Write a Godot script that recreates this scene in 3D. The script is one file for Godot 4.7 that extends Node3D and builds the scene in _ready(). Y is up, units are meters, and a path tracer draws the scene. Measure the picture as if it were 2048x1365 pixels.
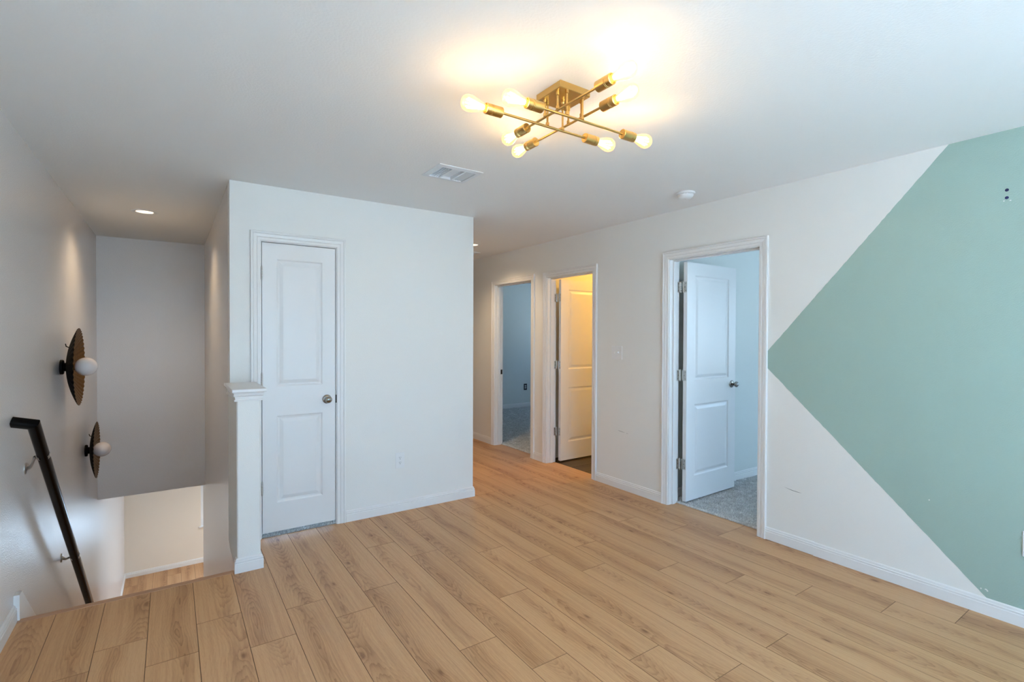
extends Node3D
# Upstairs landing: x runs along the closet wall, d is the depth into the room (z = -d), y is up from the upper floor.

const H := 2.442       # ceiling
const XR := 3.434      # right wall face
const XL := -0.641     # left wall face
const DC := 3.826      # closet wall face
const DB := -1.6       # back wall face
const XS := 0.326      # stair side of the closet block
const XH := 2.19       # hall side of the closet block
const LOW := -2.62     # lower floor
const DN := 3.44       # stair nosing edge

var rng := RandomNumberGenerator.new()
var M := {}
var used := {}


func _ready() -> void:
	rng.seed = 7
	# ---- camera
	var cam := Camera3D.new()
	cam.name = "camera"
	add_child(cam)
	var yaw := 0.597
	var pitch := -0.0116
	var roll := 0.0035
	var fwd := Vector3(sin(yaw) * cos(pitch), sin(pitch), -cos(yaw) * cos(pitch))
	var right := Vector3(cos(yaw), 0, sin(yaw))
	var up := right.cross(fwd).normalized()
	var r2 := right * cos(roll) + up * sin(roll)
	var u2 := up * cos(roll) - right * sin(roll)
	cam.transform = Transform3D(Basis(r2, u2, -fwd), Vector3(0, 1.415, 0))
	cam.fov = rad_to_deg(2.0 * atan(682.5 / 1004.59))
	cam.near = 0.02
	cam.far = 200.0
	cam.current = true
	# ---- sky and exposure
	var env := Environment.new()
	var sky_mat := ProceduralSkyMaterial.new()
	sky_mat.sky_top_color = Color(0.62, 0.80, 1.0)
	sky_mat.sky_horizon_color = Color(0.77, 0.90, 1.0)
	sky_mat.ground_horizon_color = Color(0.78, 0.86, 0.90)
	sky_mat.ground_bottom_color = Color(0.74, 0.80, 0.82)
	sky_mat.sky_energy_multiplier = 2.5
	sky_mat.ground_energy_multiplier = 2.5
	sky_mat.sun_angle_max = 1.0
	var sky := Sky.new()
	sky.sky_material = sky_mat
	env.background_mode = Environment.BG_SKY
	env.sky = sky
	env.tonemap_mode = Environment.TONE_MAPPER_LINEAR
	env.tonemap_exposure = 1.0
	env.sdfgi_enabled = true
	env.ssao_enabled = true
	env.ssil_enabled = true
	var we := WorldEnvironment.new()
	we.name = "world_environment"
	we.environment = env
	add_child(we)
	# ---- sun, high behind the viewer: it lights the deck outside the glass doors and reaches the ceiling from there
	var sun := DirectionalLight3D.new()
	sun.name = "sun"
	sun.light_energy = 15.5
	sun.light_color = Color(0.865, 0.955, 1.0)
	sun.light_angular_distance = 0.53
	sun.shadow_enabled = true
	sun.rotation = Vector3(deg_to_rad(-60), deg_to_rad(8), 0)
	add_child(sun)

	make_materials()
	shell()
	floors()
	trims()
	doors()
	stair_things()
	ceiling_things()
	wall_things()
	lamps_out_of_view()


# ------------------------------------------------------------------ helpers

func p3(x: float, y: float, d: float) -> Vector3:
	return Vector3(x, y, -d)


func numbered(called: String, parent: Node) -> String:
	var key := str(parent.get_instance_id()) + "/" + called
	var n: int = used.get(key, 0)
	used[key] = n + 1
	return called if n == 0 else "%s_%03d" % [called, n]


func thing(called: String, label: String, category: String, at := Vector3.ZERO, group := "") -> Node3D:
	var o := Node3D.new()
	o.name = numbered(called, self)
	add_child(o, true)
	o.position = at
	meta(o, label, category, group)
	return o


func meta(o: Node, label: String, category := "", group := "", kind := "") -> void:
	if label:
		o.set_meta("label", label)
	if category:
		o.set_meta("category", category)
	if group:
		o.set_meta("group", group)
	if kind:
		o.set_meta("kind", kind)


func setting(called: String, label: String, category: String, at := Vector3.ZERO) -> Node3D:
	var o := thing(called, label, category, at)
	o.set_meta("kind", "structure")
	return o


func st0() -> SurfaceTool:
	var st := SurfaceTool.new()
	st.begin(Mesh.PRIMITIVE_TRIANGLES)
	return st


func put(called: String, st: SurfaceTool, mat: Material, parent: Node = self) -> MeshInstance3D:
	var o := MeshInstance3D.new()
	o.mesh = st.commit()
	o.material_override = null
	o.mesh.surface_set_material(0, mat)
	o.name = numbered(called, parent)
	parent.add_child(o, true)
	return o


func put2(called: String, a: SurfaceTool, ma: Material, b: SurfaceTool, mb: Material, parent: Node) -> MeshInstance3D:
	var mesh := b.commit(a.commit())
	mesh.surface_set_material(0, ma)
	mesh.surface_set_material(1, mb)
	var o := MeshInstance3D.new()
	o.mesh = mesh
	o.name = numbered(called, parent)
	parent.add_child(o, true)
	return o


func tri(st: SurfaceTool, v: Array, n: Array, uv: Array = []) -> void:
	# wound so that the front (clockwise in Godot) looks along the normals
	var g: Vector3 = (v[1] - v[0]).cross(v[2] - v[0])
	var o := [0, 1, 2]
	if g.dot(n[0] + n[1] + n[2]) > 0.0:
		o = [0, 2, 1]
	for i in o:
		st.set_normal(n[i])
		if uv.size():
			st.set_uv(uv[i])
		else:
			st.set_uv(Vector2(v[i].x + v[i].z, v[i].y))
		st.add_vertex(v[i])


func quad(st: SurfaceTool, a: Vector3, b: Vector3, c: Vector3, d: Vector3, out: Vector3, uv: Array = []) -> void:
	var n := (b - a).cross(c - a)
	if n.length() < 1e-12:
		n = (c - a).cross(d - a)
	n = n.normalized()
	if n.dot(out) < 0.0:
		n = -n
	if uv.size():
		tri(st, [a, b, c], [n, n, n], [uv[0], uv[1], uv[2]])
		tri(st, [a, c, d], [n, n, n], [uv[0], uv[2], uv[3]])
	else:
		tri(st, [a, b, c], [n, n, n])
		tri(st, [a, c, d], [n, n, n])


# a box with chamfered edges, lo to hi, in any node's own axes
func box(st: SurfaceTool, lo: Vector3, hi: Vector3, b := 0.0, t := Transform3D()) -> void:
	var c := (lo + hi) / 2.0
	var s := (hi - lo) / 2.0
	b = minf(b, minf(s.x, minf(s.y, s.z)) * 0.49)
	for ax in 3:
		for sg in [-1.0, 1.0]:
			var u := (ax + 1) % 3
			var w := (ax + 2) % 3
			var q := []
			for k in [[-1, -1], [1, -1], [1, 1], [-1, 1]]:
				var v := Vector3.ZERO
				v[ax] = sg * s[ax]
				v[u] = k[0] * (s[u] - b)
				v[w] = k[1] * (s[w] - b)
				q.append(t * (c + v))
			var o := Vector3.ZERO
			o[ax] = sg
			quad(st, q[0], q[1], q[2], q[3], t.basis * o)
	if b <= 0.0:
		return
	for ax in 3:   # edges along axis ax
		var u := (ax + 1) % 3
		var w := (ax + 2) % 3
		for su in [-1.0, 1.0]:
			for sw in [-1.0, 1.0]:
				var q := []
				for k in [[-1.0, 0], [1.0, 0], [1.0, 1], [-1.0, 1]]:
					var v := Vector3.ZERO
					v[ax] = k[0] * (s[ax] - b)
					v[u] = su * (s[u] - (b if k[1] == 1 else 0.0))
					v[w] = sw * (s[w] - (b if k[1] == 0 else 0.0))
					q.append(t * (c + v))
				var o := Vector3.ZERO
				o[u] = su
				o[w] = sw
				quad(st, q[0], q[1], q[2], q[3], t.basis * o)
	for sx in [-1.0, 1.0]:
		for sy in [-1.0, 1.0]:
			for sz in [-1.0, 1.0]:
				var a := t * (c + Vector3(sx * s.x, sy * (s.y - b), sz * (s.z - b)))
				var e := t * (c + Vector3(sx * (s.x - b), sy * s.y, sz * (s.z - b)))
				var f := t * (c + Vector3(sx * (s.x - b), sy * (s.y - b), sz * s.z))
				var n := (t.basis * Vector3(sx, sy, sz)).normalized()
				tri(st, [a, e, f], [n, n, n])


# a box given in room measures
func rbox(st: SurfaceTool, x0: float, x1: float, y0: float, y1: float, d0: float, d1: float, b := 0.0) -> void:
	box(st, Vector3(minf(x0, x1), minf(y0, y1), -maxf(d0, d1)), Vector3(maxf(x0, x1), maxf(y0, y1), -minf(d0, d1)), b)


# a turned shape: pr holds (radius, height) points; the axis is y of t; points run so that the outside lies to the right of up
func lathe(st: SurfaceTool, pr: Array, segs := 24, t := Transform3D(), wave := 0.0, waves := 0) -> void:
	var nn := []
	for i in pr.size() - 1:
		var e: Vector2 = pr[i + 1] - pr[i]
		nn.append(Vector2(e.y, -e.x).normalized())
	for i in pr.size() - 1:
		var na: Vector2 = nn[i]
		var nb: Vector2 = nn[i]
		if i > 0 and nn[i - 1].dot(na) > 0.75:
			na = (nn[i - 1] + nn[i]).normalized()
		if i < pr.size() - 2 and nn[i + 1].dot(nb) > 0.75:
			nb = (nn[i + 1] + nn[i]).normalized()
		for k in segs:
			var a0 := TAU * k / segs
			var a1 := TAU * (k + 1) / segs
			var c0 := Vector3(cos(a0), 0, sin(a0))
			var c1 := Vector3(cos(a1), 0, sin(a1))
			var A: Vector2 = pr[i]
			var B: Vector2 = pr[i + 1]
			var v := [c0 * A.x + Vector3.UP * A.y, c1 * A.x + Vector3.UP * A.y, c1 * B.x + Vector3.UP * B.y, c0 * B.x + Vector3.UP * B.y]
			var n := [c0 * na.x + Vector3.UP * na.y, c1 * na.x + Vector3.UP * na.y, c1 * nb.x + Vector3.UP * nb.y, c0 * nb.x + Vector3.UP * nb.y]
			for j in 4:
				v[j] = t * v[j]
				n[j] = (t.basis * n[j]).normalized()
			if A.x > 1e-6:
				tri(st, [v[0], v[1], v[2]], [n[0], n[1], n[2]])
			if B.x > 1e-6:
				tri(st, [v[0], v[2], v[3]], [n[0], n[2], n[3]])


# sweeps a closed profile (x = aside, y = along nrm) along a path in the plane across nrm, mitred at its corners
func sweep(st: SurfaceTool, prof: Array, path: Array, nrm: Vector3, smooth := false, ends := true) -> void:
	var area := 0.0
	for i in prof.size():
		area += prof[i].cross(prof[(i + 1) % prof.size()])
	var rings := []
	var dirs := []
	for i in path.size() - 1:
		dirs.append((path[i + 1] - path[i]).normalized())
	for i in path.size():
		var d0: Vector3 = dirs[maxi(i - 1, 0)]
		var d1: Vector3 = dirs[mini(i, dirs.size() - 1)]
		var s0 := d0.cross(nrm).normalized()
		var s1 := d1.cross(nrm).normalized()
		var s := (s0 + s1).normalized()
		s /= maxf(s.dot(s0), 0.2)
		var ring := []
		for q in prof:
			ring.append(path[i] + s * q.x + nrm * q.y)
		rings.append(ring)
	for i in path.size() - 1:
		var side: Vector3 = dirs[i].cross(nrm).normalized()
		var fn := []
		for k in prof.size():
			var e: Vector2 = prof[(k + 1) % prof.size()] - prof[k]
			var o := Vector2(e.y, -e.x).normalized() * signf(area)
			fn.append((side * o.x + nrm * o.y).normalized())
		for k in prof.size():
			var k1 := (k + 1) % prof.size()
			var a: Vector3 = rings[i][k]
			var b: Vector3 = rings[i][k1]
			var c: Vector3 = rings[i + 1][k1]
			var d: Vector3 = rings[i + 1][k]
			if smooth:
				var n0: Vector3 = (fn[k] + fn[(k - 1 + prof.size()) % prof.size()]).normalized()
				var n1: Vector3 = (fn[k] + fn[k1]).normalized()
				tri(st, [a, b, c], [n0, n1, n1])
				tri(st, [a, c, d], [n0, n1, n0])
			else:
				tri(st, [a, b, c], [fn[k], fn[k], fn[k]])
				tri(st, [a, c, d], [fn[k], fn[k], fn[k]])
	if ends:
		var ix := Geometry2D.triangulate_polygon(PackedVector2Array(prof))
		for e in 2:
			var ring: Array = rings[0] if e == 0 else rings[-1]
			var n: Vector3 = -dirs[0] if e == 0 else dirs[-1]
			for k in ix.size() / 3:
				tri(st, [ring[ix[k * 3]], ring[ix[k * 3 + 1]], ring[ix[k * 3 + 2]]], [n, n, n])


func circle(r: float, n: int, flat := 1.0) -> Array:
	var out := []
	for k in n:
		out.append(Vector2(cos(TAU * k / n) * r, sin(TAU * k / n) * r * flat))
	return out


# a polygon in the plane of a wall, given a thickness: f turns (a, b, t) into a point
func slab_poly(st: SurfaceTool, poly: Array, t0: float, t1: float, f: Callable) -> void:
	var ix := Geometry2D.triangulate_polygon(PackedVector2Array(poly))
	var mid := Vector2.ZERO
	for q in poly:
		mid += q / poly.size()
	var n: Vector3 = (f.call(mid.x, mid.y, t1) - f.call(mid.x, mid.y, t0)).normalized()
	for k in ix.size() / 3:
		var a: Vector2 = poly[ix[k * 3]]
		var b: Vector2 = poly[ix[k * 3 + 1]]
		var c: Vector2 = poly[ix[k * 3 + 2]]
		tri(st, [f.call(a.x, a.y, t1), f.call(b.x, b.y, t1), f.call(c.x, c.y, t1)], [n, n, n])
		tri(st, [f.call(a.x, a.y, t0), f.call(b.x, b.y, t0), f.call(c.x, c.y, t0)], [-n, -n, -n])
	var area := 0.0
	for i in poly.size():
		area += poly[i].cross(poly[(i + 1) % poly.size()])
	for i in poly.size():
		var a: Vector2 = poly[i]
		var b: Vector2 = poly[(i + 1) % poly.size()]
		var o := Vector2(b.y - a.y, a.x - b.x) * signf(area)
		var out: Vector3 = f.call(a.x + o.x, a.y + o.y, t0) - f.call(a.x, a.y, t0)
		quad(st, f.call(a.x, a.y, t0), f.call(b.x, b.y, t0), f.call(b.x, b.y, t1), f.call(a.x, a.y, t1), out)


# a slab with rectangular holes. f turns (a, b, t) into a point; t0 is its front face with material front, t1 its back
func holed(called: String, a0: float, a1: float, b0: float, b1: float, t0: float, t1: float, holes: Array, f: Callable, front: Material, back: Material, parent: Node = self) -> MeshInstance3D:
	var ca := [a0, a1]
	var cb := [b0, b1]
	for h in holes:
		for q in [h[0], h[1]]:
			if q > a0 and q < a1 and not ca.has(q):
				ca.append(q)
		for q in [h[2], h[3]]:
			if q > b0 and q < b1 and not cb.has(q):
				cb.append(q)
	ca.sort()
	cb.sort()
	var solid := func(i: int, j: int) -> bool:
		if i < 0 or j < 0 or i >= ca.size() - 1 or j >= cb.size() - 1:
			return false
		var x: float = (ca[i] + ca[i + 1]) / 2.0
		var y: float = (cb[j] + cb[j + 1]) / 2.0
		for h in holes:
			if x > h[0] and x < h[1] and y > h[2] and y < h[3]:
				return false
		return true
	var sf := st0()
	var sb := st0()
	var o := Vector3(f.call(0.0, 0.0, 0.0))
	var da := Vector3(f.call(1.0, 0.0, 0.0)) - o
	var db := Vector3(f.call(0.0, 1.0, 0.0)) - o
	var dt := (Vector3(f.call(0.0, 0.0, 1.0)) - o) * signf(t1 - t0)
	for i in ca.size() - 1:
		for j in cb.size() - 1:
			if not solid.call(i, j):
				continue
			var x0: float = ca[i]
			var x1: float = ca[i + 1]
			var y0: float = cb[j]
			var y1: float = cb[j + 1]
			quad(sf, f.call(x0, y0, t0), f.call(x1, y0, t0), f.call(x1, y1, t0), f.call(x0, y1, t0), -dt)
			quad(sb, f.call(x0, y0, t1), f.call(x1, y0, t1), f.call(x1, y1, t1), f.call(x0, y1, t1), dt)
			if not solid.call(i - 1, j):
				quad(sf, f.call(x0, y0, t0), f.call(x0, y1, t0), f.call(x0, y1, t1), f.call(x0, y0, t1), -da)
			if not solid.call(i + 1, j):
				quad(sf, f.call(x1, y0, t0), f.call(x1, y1, t0), f.call(x1, y1, t1), f.call(x1, y0, t1), da)
			if not solid.call(i, j - 1):
				quad(sf, f.call(x0, y0, t0), f.call(x1, y0, t0), f.call(x1, y0, t1), f.call(x0, y0, t1), -db)
			if not solid.call(i, j + 1):
				quad(sf, f.call(x0, y1, t0), f.call(x1, y1, t0), f.call(x1, y1, t1), f.call(x0, y1, t1), db)
	var mesh := sf.commit()
	mesh = sb.commit(mesh)
	mesh.surface_set_material(0, front)
	mesh.surface_set_material(1, back)
	var m := MeshInstance3D.new()
	m.mesh = mesh
	m.name = numbered(called, parent)
	parent.add_child(m, true)
	return m


func across_x(x: float) -> Callable:      # wall facing along x: a = depth, b = height, t = offset in x
	return func(a: float, b: float, t: float) -> Vector3: return Vector3(x + t, b, -a)


func across_d(d: float) -> Callable:      # wall facing along the depth: a = x, b = height, t = offset in depth
	return func(a: float, b: float, t: float) -> Vector3: return Vector3(a, b, -(d + t))


func level(y: float) -> Callable:         # ceilings and floors: a = x, b = depth, t = offset up
	return func(a: float, b: float, t: float) -> Vector3: return Vector3(a, y + t, -b)


# ------------------------------------------------------------------ materials

func noise_tex(size: int, freq: float, seed_: int, normal: bool, strength := 6.0, octaves := 3, type := FastNoiseLite.TYPE_SIMPLEX_SMOOTH) -> NoiseTexture2D:
	var n := FastNoiseLite.new()
	n.seed = seed_
	n.noise_type = type
	n.frequency = freq
	n.fractal_octaves = octaves
	var t := NoiseTexture2D.new()
	t.width = size
	t.height = size
	t.seamless = true
	t.noise = n
	t.as_normal_map = normal
	t.bump_strength = strength
	return t


func mat(called: String, c: Color, rough := 0.5, metal := 0.0) -> StandardMaterial3D:
	var m := StandardMaterial3D.new()
	m.resource_name = called
	m.albedo_color = c
	m.roughness = rough
	m.metallic = metal
	M[called] = m
	return m


func paint(called: String, c: Color, rough: float, tex: Texture2D, scale_: float, depth: float) -> void:
	var m := mat(called, c, rough)
	m.normal_enabled = true
	m.normal_texture = tex
	m.normal_scale = depth
	m.uv1_triplanar = true
	m.uv1_world_triplanar = true
	m.uv1_scale = Vector3.ONE * scale_


func make_materials() -> void:
	var peel := noise_tex(1024, 0.025, 3, true, 5.0, 2)
	var knock := noise_tex(1024, 0.02, 9, true, 5.0, 3)
	paint("wall_paint", Color(0.93, 0.925, 0.905), 0.55, peel, 4.6, 0.24)
	paint("stair_paint", Color(0.92, 0.908, 0.898), 0.22, peel, 4.6, 0.7)
	M["stair_paint"].metallic_specular = 0.75
	paint("ceiling_paint", Color(0.955, 0.955, 0.945), 0.8, knock, 3.4, 0.34)
	paint("sage_paint", Color(0.63, 0.72, 0.68), 0.42, peel, 4.6, 0.5)
	paint("cream_paint", Color(0.94, 0.905, 0.85), 0.6, peel, 4.6, 0.25)
	paint("bed_paint", Color(0.88, 0.895, 0.875), 0.6, peel, 4.6, 0.25)
	mat("trim_paint", Color(0.925, 0.92, 0.91), 0.32)
	mat("door_paint", Color(0.915, 0.912, 0.905), 0.36)
	mat("nickel", Color(0.78, 0.77, 0.75), 0.36, 1.0)
	mat("knob_nickel", Color(0.62, 0.61, 0.59), 0.17, 1.0)
	mat("nickel_dark", Color(0.22, 0.21, 0.20), 0.4, 1.0)
	mat("brass", Color(0.83, 0.69, 0.43), 0.30, 1.0)
	mat("brass_deep", Color(0.70, 0.50, 0.20), 0.35, 1.0)
	mat("aged_brass", Color(0.46, 0.35, 0.22), 0.40, 1.0)
	mat("black_metal", Color(0.014, 0.014, 0.016), 0.55).metallic_specular = 0.22
	mat("black_lacquer", Color(0.012, 0.012, 0.014), 0.2).metallic_specular = 0.24
	mat("opal", Color(0.93, 0.90, 0.885), 0.08)
	mat("plastic", Color(0.93, 0.93, 0.925), 0.35)
	mat("slot", Color(0.05, 0.05, 0.055), 0.6)
	mat("dark_plate", Color(0.16, 0.17, 0.19), 0.4)
	mat("duct", Color(0.13, 0.17, 0.21), 0.7)
	mat("vent_white", Color(0.90, 0.915, 0.925), 0.4)
	mat("anchor", Color(0.02, 0.05, 0.27), 0.6)
	mat("scuff", Color(0.48, 0.48, 0.47), 0.8)
	mat("chip", Color(0.9, 0.9, 0.88), 0.8)
	mat("subfloor", Color(0.10, 0.075, 0.055), 0.9)
	mat("oak_edge", Color(0.56, 0.42, 0.29), 0.6)
	mat("nosing_wood", Color(0.70, 0.54, 0.42), 0.5)
	mat("tread_wood", Color(0.74, 0.60, 0.45), 0.5)
	mat("concrete", Color(0.79, 0.80, 0.81), 0.9)
	mat("deck_paint", Color(0.88, 0.905, 0.925), 0.8)
	mat("vinyl", Color(0.93, 0.935, 0.94), 0.3)
	mat("blind", Color(0.36, 0.40, 0.43), 0.8)
	var pane := mat("pane", Color(0.95, 0.98, 1.0, 0.06), 0.02)
	pane.transparency = BaseMaterial3D.TRANSPARENCY_ALPHA
	var bulb := mat("bulb_glass", Color(1.0, 0.80, 0.48, 0.22), 0.04)
	bulb.transparency = BaseMaterial3D.TRANSPARENCY_ALPHA
	bulb.emission_enabled = true
	bulb.emission = Color(1.0, 0.85, 0.58)
	bulb.emission_energy_multiplier = 0.40
	glow("filament", Color(1.0, 0.84, 0.58), 18.0)
	glow("lens", Color(1.0, 0.86, 0.70), 5.0)
	glow("vanity", Color(1.0, 0.66, 0.30), 6.0)
	# carpet: two tones of looped pile
	var ct := noise_tex(512, 0.06, 21, false, 4.0, 4)
	var ramp := Gradient.new()
	ramp.set_color(0, Color(0.66, 0.66, 0.66))
	ramp.set_color(1, Color(0.90, 0.90, 0.89))
	ct.color_ramp = ramp
	for k in ["carpet"]:
		var c := mat(k, Color(1.0, 1.0, 1.0), 0.95)
		c.albedo_texture = ct
		c.normal_enabled = true
		c.normal_texture = noise_tex(512, 0.09, 22, true, 9.0, 3)
		c.uv1_triplanar = true
		c.uv1_world_triplanar = true
		c.uv1_scale = Vector3.ONE * 2.5
	mat("pile", Color(0.93, 0.935, 0.93), 0.95).vertex_color_use_as_albedo = true
	# oak planks: twelve printed boards
	for i in 12:
		var m := mat("oak_%d" % i, Color(1, 1, 1), 0.46)
		m.albedo_texture = oak(i, false)
		m.texture_repeat = true
	for i in 2:
		var m := mat("walnut_%d" % i, Color(1, 1, 1), 0.5)
		m.albedo_texture = oak(40 + i, true)


func glow(called: String, c: Color, energy: float) -> void:
	var m := mat(called, Color(1, 1, 1), 0.4)
	m.emission_enabled = true
	m.emission = c
	m.emission_energy_multiplier = energy


# one board's print: growth rings cut lengthwise (long arches in the middle, straight lines aside), pores and a few knots
func oak(id: int, dark: bool) -> ImageTexture:
	var W := 176
	var L := 1024
	var r := RandomNumberGenerator.new()
	r.seed = 100 + id
	var n1 := FastNoiseLite.new()
	n1.seed = id * 7 + 1
	n1.frequency = 1.0
	n1.fractal_octaves = 2
	var n2 := FastNoiseLite.new()
	n2.seed = id * 7 + 2
	n2.frequency = 1.0
	n2.fractal_octaves = 3
	var base := Color(0.795, 0.615, 0.44) if not dark else Color(0.33, 0.27, 0.22)
	var deep := Color(0.515, 0.34, 0.195) if not dark else Color(0.16, 0.11, 0.08)
	var pale := Color(0.84, 0.685, 0.515) if not dark else Color(0.45, 0.38, 0.32)
	var tone := r.randf_range(-0.10, 0.10)
	var c0 := r.randf_range(0.02, 0.17)
	var strong := r.randf_range(0.55, 1.0)
	var ky := r.randf_range(0.2, 1.1)
	var kx := c0 + r.randf_range(-0.03, 0.03)
	var has_knot := r.randf() < 0.55
	var wide := r.randf_range(0.026, 0.05)
	var data := PackedByteArray()
	data.resize(W * L * 3)
	var at := 0
	for j in L:
		var v := 1.30 * j / L
		var fade := 1.0
		var cx := c0 + 0.03 * n1.get_noise_2d(v * 1.6, 5.0)
		var depth := 0.030 + 0.085 * n1.get_noise_2d(v * 0.7, 40.0) + 0.004 * n1.get_noise_2d(v * 2.5, 90.0)
		for i in W:
			var x := 0.1935 * i / W
			var wob := n2.get_noise_2d(x * 45.0, v * 4.0)
			var dx := x - cx
			var rr := sqrt(dx * dx * 0.8 + depth * depth) + 0.0012 * wob
			if has_knot:
				var q := Vector2((x - kx) * 1.0, (v - ky) * 0.42).length()
				rr += 0.012 * exp(-q * q / 0.0004)
			var ph := rr * 120.0 + 0.35 * wob
			var ring := ph - floorf(ph)
			ring = ring * ring * ring * (1.0 if ring < 0.93 else (1.0 - ring) / 0.07)
			var zone := exp(-dx * dx / (wide * wide))      # heartwood figure shows strongest near the arches
			var heart := clampf(zone * (0.65 + 0.5 * n2.get_noise_2d(x * 9.0, v * 1.7 + 30.0)), 0.0, 1.0)
			var pore := n2.get_noise_2d(x * 520.0, v * 16.0 + 70.0)
			var streak := n1.get_noise_2d(x * 60.0, v * 1.2 + 11.0)
			var k := strong * (ring * (0.16 + 0.46 * zone) + 0.40 * heart) + 0.22 * maxf(pore, 0.0) + 0.14 * streak + tone * 0.6
			if has_knot:
				var q2 := Vector2((x - kx) * 1.0, (v - ky) * 0.35).length()
				k += 0.75 * exp(-q2 * q2 / 0.00006)
			var c := base.lerp(deep, minf(k, 1.0)) if k > 0.0 else base.lerp(pale, minf(-k * 2.5, 1.0))
			data[at] = int(c.r * 255.0)
			data[at + 1] = int(c.g * 255.0)
			data[at + 2] = int(c.b * 255.0)
			at += 3
	return ImageTexture.create_from_image(Image.create_from_data(W, L, false, Image.FORMAT_RGB8, data))


# ------------------------------------------------------------------ the shell of the house

const D3 := [1.955, 2.72]     # openings in the right wall, near and far jamb
const D2 := [3.645, 4.358]
const D1 := [4.66, 5.44]
const DOOR_H := 2.045

func wall(called: String, label: String, o: MeshInstance3D) -> MeshInstance3D:
	meta(o, label, "wall", "", "structure")
	return o


func shell() -> void:
	var W: Material = M["wall_paint"]
	var S: Material = M["stair_paint"]
	wall("", "long left wall running down beside the stairs", holed("wall_left", DB - 0.12, 10.5, LOW - 0.15, H, 0.0, -0.12, [], across_x(XL), S, W))
	var wr := wall("", "right wall with three doorways and a green painted triangle", holed("wall_right", DB - 0.12, 8.2, -0.012, H, 0.0, 0.12,
		[[D3[0] - 0.015, D3[1] + 0.015, -1.0, DOOR_H + 0.015], [D2[0] - 0.015, D2[1] + 0.015, -1.0, DOOR_H + 0.015], [D1[0] - 0.015, D1[1] + 0.015, -1.0, DOOR_H + 0.015]],
		across_x(XR), W, M["bed_paint"]))
	green_area(wr)
	wall("", "closet wall facing the room with one narrow door", holed("wall_closet", XS, XH, -0.012, H, 0.0, 0.115, [[0.499, 1.035, -1.0, 2.073]], across_d(DC), W, W))
	wall("", "hall wall behind the closet corner", holed("wall_hall", DC + 0.115, 8.1, -0.012, H, 0.0, -0.115, [], across_x(XH), W, W))
	wall("", "side wall of the stairs under the downlight", holed("wall_stair", DC + 0.115, 7.25, LOW - 0.15, H, 0.0, 0.115, [], across_x(XS), S, W))
	wall("", "side wall of the stairs below the landing floor", holed("wall_stair_low", DN - 0.02, DC + 0.115, LOW - 0.15, -0.0125, 0.0, 0.115, [], across_x(XS), S, W))
	wall("", "grey header wall hanging over the far end of the stairs", holed("wall_header", XL, XS, -0.335, H, 0.0, 0.14, [], across_d(6.8), S, W))
	wall("", "end wall of the hall", holed("wall_end", XH - 0.115, 6.95, -0.012, H, 0.0, 0.14, [], across_d(8.06), W, W))
	wall("", "back wall with the glass doors behind the viewer", holed("wall_back", XL - 0.12, 6.95, -0.3, H, 0.0, -0.12, [[-0.25, 2.8, 0.0, 2.2]], across_d(DB), W, W))
	# bedrooms and bath beyond the right wall
	wall("", "pale wall of the near bedroom behind its door", holed("wall_bedroom", XR + 0.12, 6.8, -0.012, H, 0.0, 0.10, [], across_d(2.815), M["bed_paint"], W))
	wall("", "wall between the bath and the far bedroom", holed("wall_bath", XR + 0.12, 6.8, -0.012, H, 0.0, 0.10, [], across_d(4.50), W, M["bed_paint"]))
	wall("", "end wall of the far bedroom with a dark outlet", holed("wall_far_bedroom", XR + 0.12, 6.8, -0.012, H, 0.0, 0.02, [], across_d(8.03), M["bed_paint"], W))
	wall("", "outer wall of the bedrooms with their windows", holed("wall_outer", DB - 0.12, 8.2, LOW, H, 0.0, 0.15, [[-1.3, 1.5, 0.75, 2.1], [6.5, 7.3, 0.95, 2.05]], across_x(6.8), M["bed_paint"], W))
	# lower level
	wall("", "cream end wall of the lower room with a window", holed("wall_lower_end", XL - 0.12, 4.3, LOW - 0.15, -0.335, 0.0, 0.12, [[0.43, 2.75, -1.98, -0.55]], across_d(10.38), M["cream_paint"], W))
	wall("", "lower wall beside the foot of the stairs", holed("wall_lower_near", XS + 0.115, 4.3, LOW - 0.15, -0.335, 0.0, -0.115, [], across_d(7.25), M["cream_paint"], W))
	wall("", "lower right wall with a wide window", holed("wall_lower_right", 7.0, 10.5, LOW - 0.15, -0.335, 0.0, 0.12, [[7.6, 10.1, -2.1, -0.5]], across_x(4.2), M["cream_paint"], W))
	var c := holed("ceiling", XL - 0.12, 6.95, DB - 0.12, 10.5, 0.0, 0.16,
		[[1.352, 1.62, 2.755, 2.985], [4.4, 9.0, 8.2, 11.0], [-0.236, -0.116, 5.18, 5.30], [2.78, 2.90, 4.93, 5.05]], level(H), M["ceiling_paint"], W)
	meta(c, "white textured ceiling over the landing and hall", "ceiling", "", "structure")
	var c2 := holed("ceiling_lower", XL - 0.12, 4.3, 6.94, 10.5, 0.0, 0.30, [[1.04, 1.16, 8.54, 8.66], [2.84, 2.96, 8.54, 8.66]], level(-0.335), M["ceiling_paint"], W)
	meta(c2, "ceiling of the lower room", "ceiling", "", "structure")

	window("window_1", "window in the end wall of the lower room", 0.43, 2.75, -1.98, -0.55, across_d(10.38), 0.12)
	window("window_2", "wide window in the lower right wall", 7.6, 10.1, -2.1, -0.5, across_x(4.2), 0.12)
	window("window_3", "wide glass doors behind the viewer", -0.25, 2.8, 0.0, 2.2, func(a: float, b: float, t: float) -> Vector3: return Vector3(a, b, -(DB - t)), 0.12)
	window("window_4", "window of the near bedroom", -1.3, 1.5, 0.75, 2.1, across_x(6.8), 0.15)
	window("window_5", "window of the far bedroom", 6.5, 7.3, 0.95, 2.05, across_x(6.8), 0.15)
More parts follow.
